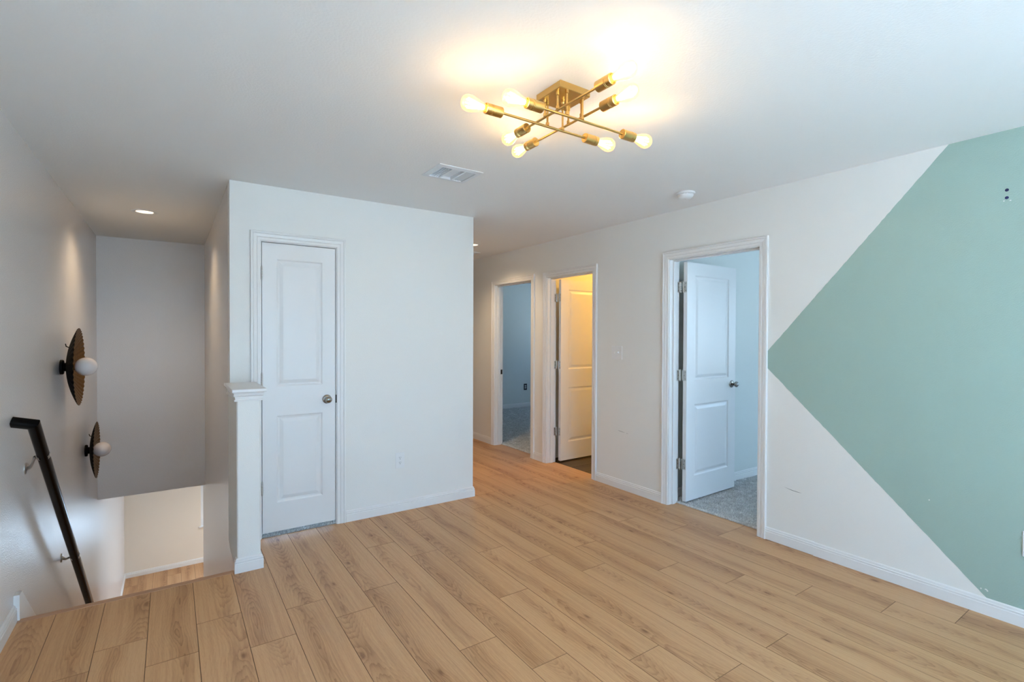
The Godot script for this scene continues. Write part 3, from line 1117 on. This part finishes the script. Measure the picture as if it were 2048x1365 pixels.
# a shallow pleated dish on a short mount; its axis points into the stair well
func sconce(label: String, at: Vector3, rim: float, r: float) -> void:
	var o := thing("wall_sconce", label, "wall lamp", at, "ruffled sconces on the stair wall")
	var dep := rim - 0.034
	var turn := Transform3D(Basis(Vector3.BACK, -PI / 2), Vector3.ZERO)     # own y looks along +x
	var mount := st0()
	lathe(mount, [Vector2(0.052, 0.0), Vector2(0.052, 0.014), Vector2(0.048, 0.018), Vector2(0.030, 0.020), Vector2(0.030, 0.036), Vector2(0.0, 0.036)], 28, turn)
	put("mount", mount, M["black_metal"], o)
	var wire := st0()
	bend_tube(wire, [Vector3(0.050, r * 0.50, 0.02), Vector3(0.034, r * 0.53, 0.02), Vector3(0.030, r * 0.60, 0.02)], [0.0035, 0.0035, 0.003])
	put("back_clip", wire, M["black_metal"], o)
	# pleats: the dish rises and falls round its rim
	var pleats := 46
	var segs := pleats * 6
	var rows := 10
	for side in 2:
		var st := st0()
		var g := []
		for i in rows + 1:
			var s := float(i) / rows
			var line := []
			for k in segs + 1:
				var a := TAU * k / segs
				var ph := fmod(float(k) / 6.0, 1.0)
				var saw := absf(ph * 2.0 - 1.0) * 2.0 - 1.0
				var rr := r * s * (1.0 + 0.007 * saw * s)
				var y := rim - dep + dep * pow(s, 2.0) + 0.0022 * saw * s * s + (0.0012 if side == 0 else -0.0012)
				line.append(turn * Vector3(cos(a) * rr, y, sin(a) * rr))
			g.append(line)
		var out := Vector3.RIGHT if side == 0 else Vector3.LEFT
		for i in rows:
			for k in segs:
				if i == 0:
					var n := (g[1][k + 1] - g[0][k]).cross(g[1][k] - g[0][k]).normalized() as Vector3
					n = n if n.dot(out) > 0.0 else -n
					tri(st, [g[0][k], g[1][k], g[1][k + 1]], [n, n, n])
				else:
					quad(st, g[i][k], g[i][k + 1], g[i + 1][k + 1], g[i + 1][k], out)
		put("dish_face" if side == 0 else "dish_back", st, M["aged_brass" if side == 0 else "black_metal"], o)
	var gl := st0()
	var pr := []
	for k in 25:
		var a := -PI / 2 + PI * k / 24.0
		pr.append(Vector2(maxf(cos(a), 0.0) * 0.066, rim + 0.038 + sin(a) * 0.066))
	lathe(gl, pr, 40, turn)
	put("globe", gl, M["opal"], o)
	var neck := st0()
	lathe(neck, [Vector2(0.026, rim - dep), Vector2(0.026, rim - 0.012), Vector2(0.03, rim - 0.010), Vector2(0.0, rim - 0.008)], 24, turn)
	put("socket", neck, M["aged_brass"], o)


# ------------------------------------------------------------------ on the ceiling

func omni(parent: Node, at: Vector3, c: Color, e: float, size: float) -> void:
	var l := OmniLight3D.new()
	l.name = numbered("bulb_light", parent)
	parent.add_child(l, true)
	l.position = at
	l.light_color = c
	l.light_energy = e
	l.light_size = size
	l.omni_range = 14.0
	l.omni_attenuation = 2.0
	l.shadow_enabled = true


func ceiling_things() -> void:
	chandelier()
	downlight("recessed downlight in the ceiling over the stairs", -0.176, 5.24, 1.15, "recessed downlights")
	downlight("recessed downlight in the hall ceiling behind the closet corner", 2.84, 4.99, 1.6, "recessed downlights")
	vent()
	smoke_detector()
	# a return grille on the hall ceiling, of which the photograph shows the near edge
	var g := thing("return_grille", "white return grille on the hall ceiling beyond the downlight", "grille", p3(2.93, H, 5.62))
	var st := st0()
	for q in [[-0.26, 0.26, -0.22, -0.19], [-0.26, 0.26, 0.19, 0.22], [-0.26, -0.23, -0.19, 0.19], [0.23, 0.26, -0.19, 0.19]]:
		box(st, Vector3(q[0], -0.010, q[2]), Vector3(q[1], 0, q[3]), 0.002)
	put("grille_frame", st, M["vent_white"], g)
	for k in 14:
		var s := st0()
		box(s, Vector3(-0.23, -0.006, -0.001), Vector3(0.23, 0.006, 0.001), 0.0, Transform3D(Basis(Vector3.RIGHT, 0.7), Vector3(0, -0.005, -0.175 + 0.027 * k)))
		put("louver", s, M["vent_white"], g)


func chandelier() -> void:
	var o := thing("ceiling_lamp", "brass flush ceiling lamp with four crossed rods and eight bare filament bulbs", "ceiling lamp", p3(1.376, H, 1.647))
	var st := st0()
	box(st, Vector3(-0.081, -0.030, -0.081), Vector3(0.081, 0.0, 0.081), 0.0025)
	put("canopy", st, M["brass"], o)
	var fin := st0()
	lathe(fin, [Vector2(0.0, -0.052), Vector2(0.006, -0.050), Vector2(0.007, -0.044), Vector2(0.009, -0.042), Vector2(0.009, -0.030)], 16)
	put("finial", fin, M["brass"], o)
	# rods: [axis, offset across, offset along, height below the ceiling]
	for q in [["x", 0.052, -0.053, -0.1355], ["x", -0.075, 0.053, -0.1355], ["z", -0.063, -0.052, -0.105], ["z", 0.066, 0.055, -0.105]]:
		var y: float = q[3]
		var along := Vector3.RIGHT if q[0] == "x" else Vector3.FORWARD
		var across := Vector3.FORWARD if q[0] == "x" else Vector3.RIGHT
		var c: Vector3 = across * q[1] + along * q[2] + Vector3.UP * y
		var rod := st0()
		var bs := Basis(across.cross(along) * -1.0, along, across).orthonormalized()
		if bs.determinant() < 0.0:
			bs = Basis(-bs.x, bs.y, bs.z)
		lathe(rod, [Vector2(0, -0.224), Vector2(0.0052, -0.224), Vector2(0.0052, 0.224), Vector2(0, 0.224)], 16, Transform3D(bs, c))
		put("rod", rod, M["brass"], o)
		for s in [-0.042, 0.042]:
			var stem := st0()
			var base: Vector3 = across * q[1] + along * s
			lathe(stem, [Vector2(0.0075, y + 0.004), Vector2(0.0075, y + 0.016), Vector2(0.0045, y + 0.019), Vector2(0.0045, -0.046), Vector2(0.0075, -0.044), Vector2(0.0075, -0.030)], 14, Transform3D(Basis(), base))
			put("stem", stem, M["brass"], o)
		for s in [-1.0, 1.0]:
			var b2 := bs if s > 0.0 else Basis(bs.x, -bs.y, -bs.z)
			var tr := Transform3D(b2, c)
			var sk := st0()
			lathe(sk, [Vector2(0, 0.2225), Vector2(0.019, 0.2225), Vector2(0.021, 0.2245), Vector2(0.021, 0.270), Vector2(0.0200, 0.2705), Vector2(0.0200, 0.2725), Vector2(0.021, 0.273), Vector2(0.021, 0.2755), Vector2(0.0200, 0.276), Vector2(0.0200, 0.278), Vector2(0.021, 0.2785), Vector2(0.021, 0.2965), Vector2(0.020, 0.2975), Vector2(0.0172, 0.2975), Vector2(0.0168, 0.285), Vector2(0, 0.285)], 28, tr)
			var so := put("socket", sk, M["brass"], o)
			var gl := st0()
			lathe(gl, [Vector2(0.0130, 0.2855), Vector2(0.0132, 0.298), Vector2(0.0150, 0.307), Vector2(0.0190, 0.320), Vector2(0.0240, 0.335), Vector2(0.0285, 0.350), Vector2(0.0312, 0.363), Vector2(0.0318, 0.373), Vector2(0.0305, 0.383), Vector2(0.0265, 0.392), Vector2(0.0200, 0.3985), Vector2(0.0110, 0.4025), Vector2(0.0040, 0.4045), Vector2(0.0, 0.4052)], 28, tr)
			var bulb := put("bulb", gl, M["bulb_glass"], o)
			var fl := st0()
			for k in 8:
				var a0 := TAU * k / 8.0
				var p0: Vector3 = tr * Vector3(cos(a0) * 0.007, 0.306, sin(a0) * 0.007)
				var p1: Vector3 = tr * Vector3(cos(a0 + 0.4) * 0.0175, 0.378, sin(a0 + 0.4) * 0.0175)
				bend_tube(fl, [p0, p0.lerp(p1, 0.5), p1], [0.0024, 0.0024, 0.0024])
			meta(put("filament", fl, M["filament"], bulb), "glowing filament")
			omni(o, tr * Vector3(0, 0.345, 0), Color(1.0, 0.83, 0.60), 0.0095, 0.02)


func downlight(label: String, x: float, d: float, e: float, group: String, y := H, c := Color(1.0, 0.88, 0.72)) -> void:
	var o := thing("recessed_downlight", label, "downlight", p3(x, y, d), group)
	var st := st0()
	lathe(st, [Vector2(0.062, 0.012), Vector2(0.062, -0.001), Vector2(0.066, -0.0045), Vector2(0.088, -0.0045), Vector2(0.094, -0.002), Vector2(0.095, 0.0)], 40)
	put("trim_ring", st, M["vent_white"], o)
	var ln := st0()
	lathe(ln, [Vector2(0, 0.0), Vector2(0.040, 0.001), Vector2(0.0615, 0.004), Vector2(0.0615, 0.010), Vector2(0, 0.010)], 36)
	put("lamp_lens", ln, M["lens"], o)
	var l := SpotLight3D.new()
	l.name = "lamp_light"
	o.add_child(l)
	l.position = Vector3(0, -0.008, 0)
	l.rotation.x = -PI / 2
	l.light_color = c
	l.light_energy = e
	l.light_size = 0.055
	l.spot_angle = 72.0
	l.spot_angle_attenuation = 0.8
	l.spot_range = 14.0
	l.spot_attenuation = 2.0
	l.shadow_enabled = true


func vent() -> void:
	var o := thing("ceiling_vent", "white square ceiling air vent with three louver banks", "air vent", p3(1.486, H, 2.870))
	var st := st0()
	var w := 0.151
	var d := 0.133
	var ix := 0.118
	var iz := 0.098
	# sloping flange
	for q in [[[-w, -d], [w, -d], [ix, -iz], [-ix, -iz], Vector3(0, -1, -0.2)], [[-w, d], [w, d], [ix, iz], [-ix, iz], Vector3(0, -1, 0.2)], [[-w, -d], [-w, d], [-ix, iz], [-ix, -iz], Vector3(-0.2, -1, 0)], [[w, -d], [w, d], [ix, iz], [ix, -iz], Vector3(0.2, -1, 0)]]:
		quad(st, Vector3(q[0][0], -0.0035, q[0][1]), Vector3(q[1][0], -0.0035, q[1][1]), Vector3(q[2][0], -0.008, q[2][1]), Vector3(q[3][0], -0.008, q[3][1]), q[4])
		quad(st, Vector3(q[0][0], -0.0035, q[0][1]), Vector3(q[1][0], -0.0035, q[1][1]), Vector3(q[1][0], 0.0, q[1][1]), Vector3(q[0][0], 0.0, q[0][1]), Vector3(q[4].x, 0, q[4].z))
		quad(st, Vector3(q[3][0], -0.008, q[3][1]), Vector3(q[2][0], -0.008, q[2][1]), Vector3(q[2][0], 0.012, q[2][1]), Vector3(q[3][0], 0.012, q[3][1]), -Vector3(q[4].x, 0, q[4].z))
	for x in [-0.043, 0.043]:
		box(st, Vector3(x - 0.006, -0.0085, -iz), Vector3(x + 0.006, 0.010, iz), 0.001)
	put("vent_frame", st, M["vent_white"], o)
	for k in 4:     # blades of the left bank, leaning left, with a row of cross fins above
		var s := st0()
		box(s, Vector3(-0.0075, -0.0008, -iz), Vector3(0.0075, 0.0008, iz), 0.0, Transform3D(Basis(Vector3.BACK, 0.52), Vector3(-0.106 + 0.0165 * k, 0.001, 0)))
		put("louver", s, M["vent_white"], o)
	for k in 7:
		var s := st0()
		box(s, Vector3(-0.117, -0.002, -0.0011), Vector3(-0.05, 0.012, 0.0011), 0.0, Transform3D(Basis(), Vector3(0, 0, -0.084 + 0.028 * k)))
		put("cross_fin", s, M["vent_white"], o)
	for k in 8:
		var s := st0()
		box(s, Vector3(-0.037, -0.0006, -0.0105), Vector3(0.037, 0.0006, 0.0105), 0.0, Transform3D(Basis(Vector3.RIGHT, -0.22), Vector3(0, 0.010, -0.084 + 0.024 * k)))
		put("louver", s, M["vent_white"], o)
	for k in 5:
		var s := st0()
		box(s, Vector3(-0.0085, -0.0006, -iz), Vector3(0.0085, 0.0006, iz), 0.0, Transform3D(Basis(Vector3.BACK, -0.72), Vector3(0.055 + 0.0130 * k, 0.001, 0)))
		put("louver", s, M["vent_white"], o)
	var b := st0()
	for q in [[-0.130, -0.118, -0.11, 0.11, 0.012, 0.15], [0.118, 0.130, -0.11, 0.11, 0.012, 0.15], [-0.118, 0.118, -0.11, -0.10, 0.012, 0.15], [-0.118, 0.118, 0.10, 0.11, 0.012, 0.15], [-0.13, 0.13, -0.11, 0.11, 0.15, 0.155]]:
		box(b, Vector3(q[0], q[4], q[2]), Vector3(q[1], q[5], q[3]))
	put("duct_boot", b, M["duct"], o)


func smoke_detector() -> void:
	var o := thing("smoke_detector", "round white smoke detector on the ceiling near the right wall", "smoke detector", p3(3.061, H, 2.294))
	var st := st0()
	lathe(st, [Vector2(0.0, -0.014), Vector2(0.052, -0.014), Vector2(0.062, -0.012), Vector2(0.066, -0.009), Vector2(0.066, 0.0)], 40)
	put("detector_base", st, M["plastic"], o)
	var gap := st0()
	lathe(gap, [Vector2(0.0, -0.019), Vector2(0.049, -0.019), Vector2(0.049, -0.012)], 40)
	put("sensor_gap", gap, M["slot"], o)
	var dm := st0()
	lathe(dm, [Vector2(0, -0.046), Vector2(0.018, -0.046), Vector2(0.030, -0.044), Vector2(0.042, -0.039), Vector2(0.050, -0.031), Vector2(0.054, -0.023), Vector2(0.055, -0.0165), Vector2(0.049, -0.0165)], 40)
	put("detector_cover", dm, M["plastic"], o)
	for k in 18:
		if k % 3 != 2:
			var s := st0()
			box(s, Vector3(-0.003, -0.0170, -0.002), Vector3(0.003, -0.0138, 0.002), 0.0, Transform3D(Basis(Vector3.UP, TAU * k / 18.0), Basis(Vector3.UP, TAU * k / 18.0) * Vector3(0, 0, 0.0515)))
			put("rib", s, M["plastic"], o)
	var bt := st0()
	lathe(bt, [Vector2(0, -0.0485), Vector2(0.006, -0.048), Vector2(0.0065, -0.045)], 18)
	put("test_button", bt, M["plastic"], o)


# ------------------------------------------------------------------ on the walls

# own axes: x aside, y up, z out of the wall
func outlet(called: String, label: String, at: Vector3, turn: float, plate: Material, face: Material) -> void:
	var o := thing(called, label, "outlet", at)
	o.rotation.y = turn
	var st := st0()
	box(st, Vector3(-0.0375, -0.062, 0), Vector3(0.0375, 0.062, 0.0055), 0.0022)
	put("cover_plate", st, plate, o)
	for sy in [-0.0195, 0.0195]:
		var s := st0()
		var pts := []
		for k in 24:
			var a := TAU * k / 24
			pts.append(Vector2(cos(a) * 0.0172, clampf(sin(a) * 0.0172, -0.0142, 0.0142) + sy))
		slab_poly(s, pts, 0.005, 0.0075, func(a: float, b: float, t: float) -> Vector3: return Vector3(a, b, t))
		var f := put("socket_face", s, face, o)
		for q in [[-0.0063, 0.004, 0.0011, 0.0042], [0.0063, 0.004, 0.0011, 0.0034], [0.0, -0.0075, 0.0024, 0.0024]]:
			var h := st0()
			box(h, Vector3(q[0] - q[2], sy + q[1] - q[3], 0.0070), Vector3(q[0] + q[2], sy + q[1] + q[3], 0.0078))
			put("slot", h, M["slot"], f)
	var sc := st0()
	lathe(sc, [Vector2(0.0032, 0.005), Vector2(0.0030, 0.0062), Vector2(0, 0.0066)], 12, Transform3D(Basis(Vector3.RIGHT, PI / 2), Vector3.ZERO))
	put("screw", sc, plate, o)


func wall_things() -> void:
	outlet("wall_outlet", "white duplex outlet low on the closet wall", p3(1.517, 0.409, DC), 0.0, M["plastic"], M["plastic"])
	outlet("wall_outlet", "white outlet at the picture edge on the green paint", p3(XR - 0.0007, 0.408, 0.577), -PI / 2, M["plastic"], M["plastic"])
	outlet("wall_outlet", "dark outlet with pale sockets on the dim far bedroom wall", p3(5.779, 0.398, 8.03), 0.0, M["dark_plate"], M["plastic"])

	var sw := thing("light_switch", "white double toggle light switch between two doorways", "light switch", p3(XR, 1.256, 3.312))
	sw.rotation.y = -PI / 2
	var st := st0()
	box(st, Vector3(-0.0645, -0.062, 0), Vector3(0.0645, 0.062, 0.006), 0.0024)
	put("cover_plate", st, M["plastic"], sw)
	for x in [-0.023, 0.023]:
		var a := st0()
		box(a, Vector3(x - 0.0055, -0.012, 0.005), Vector3(x + 0.0055, 0.012, 0.0068), 0.0005)
		put("toggle_bezel", a, M["plastic"], sw)
		var b := st0()
		box(b, Vector3(-0.0042, -0.005, 0.0), Vector3(0.0042, 0.005, 0.016), 0.0015, Transform3D(Basis(Vector3.RIGHT, 0.45 if x < 0 else -0.45), Vector3(x, 0, 0.004)))
		put("toggle", b, M["plastic"], sw)
		for y in [-0.030, 0.030]:
			var s := st0()
			lathe(s, [Vector2(0.0032, 0.005), Vector2(0.0030, 0.0066), Vector2(0, 0.007)], 12, Transform3D(Basis(Vector3.RIGHT, PI / 2), Vector3(x, y, 0)))
			put("screw", s, M["plastic"], sw)

	# two empty wall anchors high on the green paint
	var k := 0
	for y in [2.144, 2.106]:
		var an := thing("wall_anchor", ["upper dark blue wall anchor on the green paint", "lower dark blue wall anchor on the green paint"][k], "wall anchor", p3(XR - 0.0005, y, 0.689))
		an.rotation.y = -PI / 2
		var s := st0()
		lathe(s, [Vector2(0.0075, 0.0), Vector2(0.0070, 0.0012), Vector2(0.0045, 0.0020), Vector2(0, 0.0022)], 16, Transform3D(Basis(Vector3.RIGHT, PI / 2), Vector3.ZERO))
		put("anchor_collar", s, M["anchor"], an)
		k += 1
	# scuffs and chips on the right wall
	var wr := get_node("wall_right")
	for q in [[[1.768, 0.3935], [1.715, 0.3850], [1.675, 0.3815], [1.650, 0.3800], [1.676, 0.3790], [1.716, 0.3820]], [[3.30, 0.537], [3.24, 0.529], [3.205, 0.527], [3.24, 0.5265], [3.275, 0.531]], [[3.19, 0.525], [3.165, 0.521], [3.19, 0.5225]]]:
		var poly := []
		for v in q:
			poly.append(Vector2(v[0], v[1]))
		var s := st0()
		slab_poly(s, poly, 0.0, -0.0005, across_x(XR))
		put("scuff_mark", s, M["scuff"], wr)
	for q in [[0.764, 0.124, 0.004], [0.744, 0.126, 0.007], [0.739, 0.121, 0.004], [0.699, 2.092, 0.004], [0.676, 2.090, 0.004], [0.98, 0.52, 0.004]]:
		var poly := []
		for n in 7:
			var a := TAU * n / 7
			poly.append(Vector2(q[0] + cos(a) * q[2] * rng.randf_range(0.6, 1.2), q[1] + sin(a) * 0.0035 * rng.randf_range(0.6, 1.2)))
		var s := st0()
		slab_poly(s, poly, -0.0005, -0.0012, across_x(XR))
		put("paint_chip", s, M["chip"], wr)
	# a roller blind in the lower window
	var bl := thing("roller_blind", "grey blind at the top of the lower window", "blind", p3(1.59, -0.575, 10.40))
	var t := st0()
	lathe(t, [Vector2(0, -1.11), Vector2(0.022, -1.11), Vector2(0.022, 1.11), Vector2(0, 1.11)], 20, Transform3D(Basis(Vector3.BACK, PI / 2), Vector3.ZERO))
	put("roller", t, M["blind"], bl)
	var c := st0()
	box(c, Vector3(-1.10, -0.84, -0.023), Vector3(1.10, 0.0, -0.021))
	box(c, Vector3(-1.10, -0.86, -0.028), Vector3(1.10, -0.84, -0.016), 0.004)
	put("blind_cloth", c, M["blind"], bl)


# ------------------------------------------------------------------ a lamp the photograph only shows the light of

func lamps_out_of_view() -> void:
	var o := thing("vanity_lamp", "warm globe lamp on the bath ceiling beyond the open door", "ceiling lamp", p3(4.75, H, 3.65))
	var st := st0()
	lathe(st, [Vector2(0.0, -0.03), Vector2(0.09, -0.03), Vector2(0.10, -0.02), Vector2(0.10, 0.0)], 30)
	put("lamp_base", st, M["brass"], o)
	var g := st0()
	var pr := []
	for k in 17:
		var a := -PI / 2 + PI * 0.82 * k / 16.0
		pr.append(Vector2(maxf(cos(a), 0.0) * 0.11, -0.10 + sin(a) * 0.09))
	lathe(g, pr, 30)
	put("lamp_globe", g, M["vanity"], o)
	for q in [[1.1, 8.6, "left"], [2.9, 8.6, "right"]]:
		downlight("%s one of two recessed downlights in the lower room ceiling" % q[2], q[0], q[1], 3.2, "lower room downlights", -0.335, Color(1.0, 1.0, 0.98))
	omni(o, Vector3(0, -0.10, 0), Color(1.0, 0.76, 0.35), 1.0, 0.08)
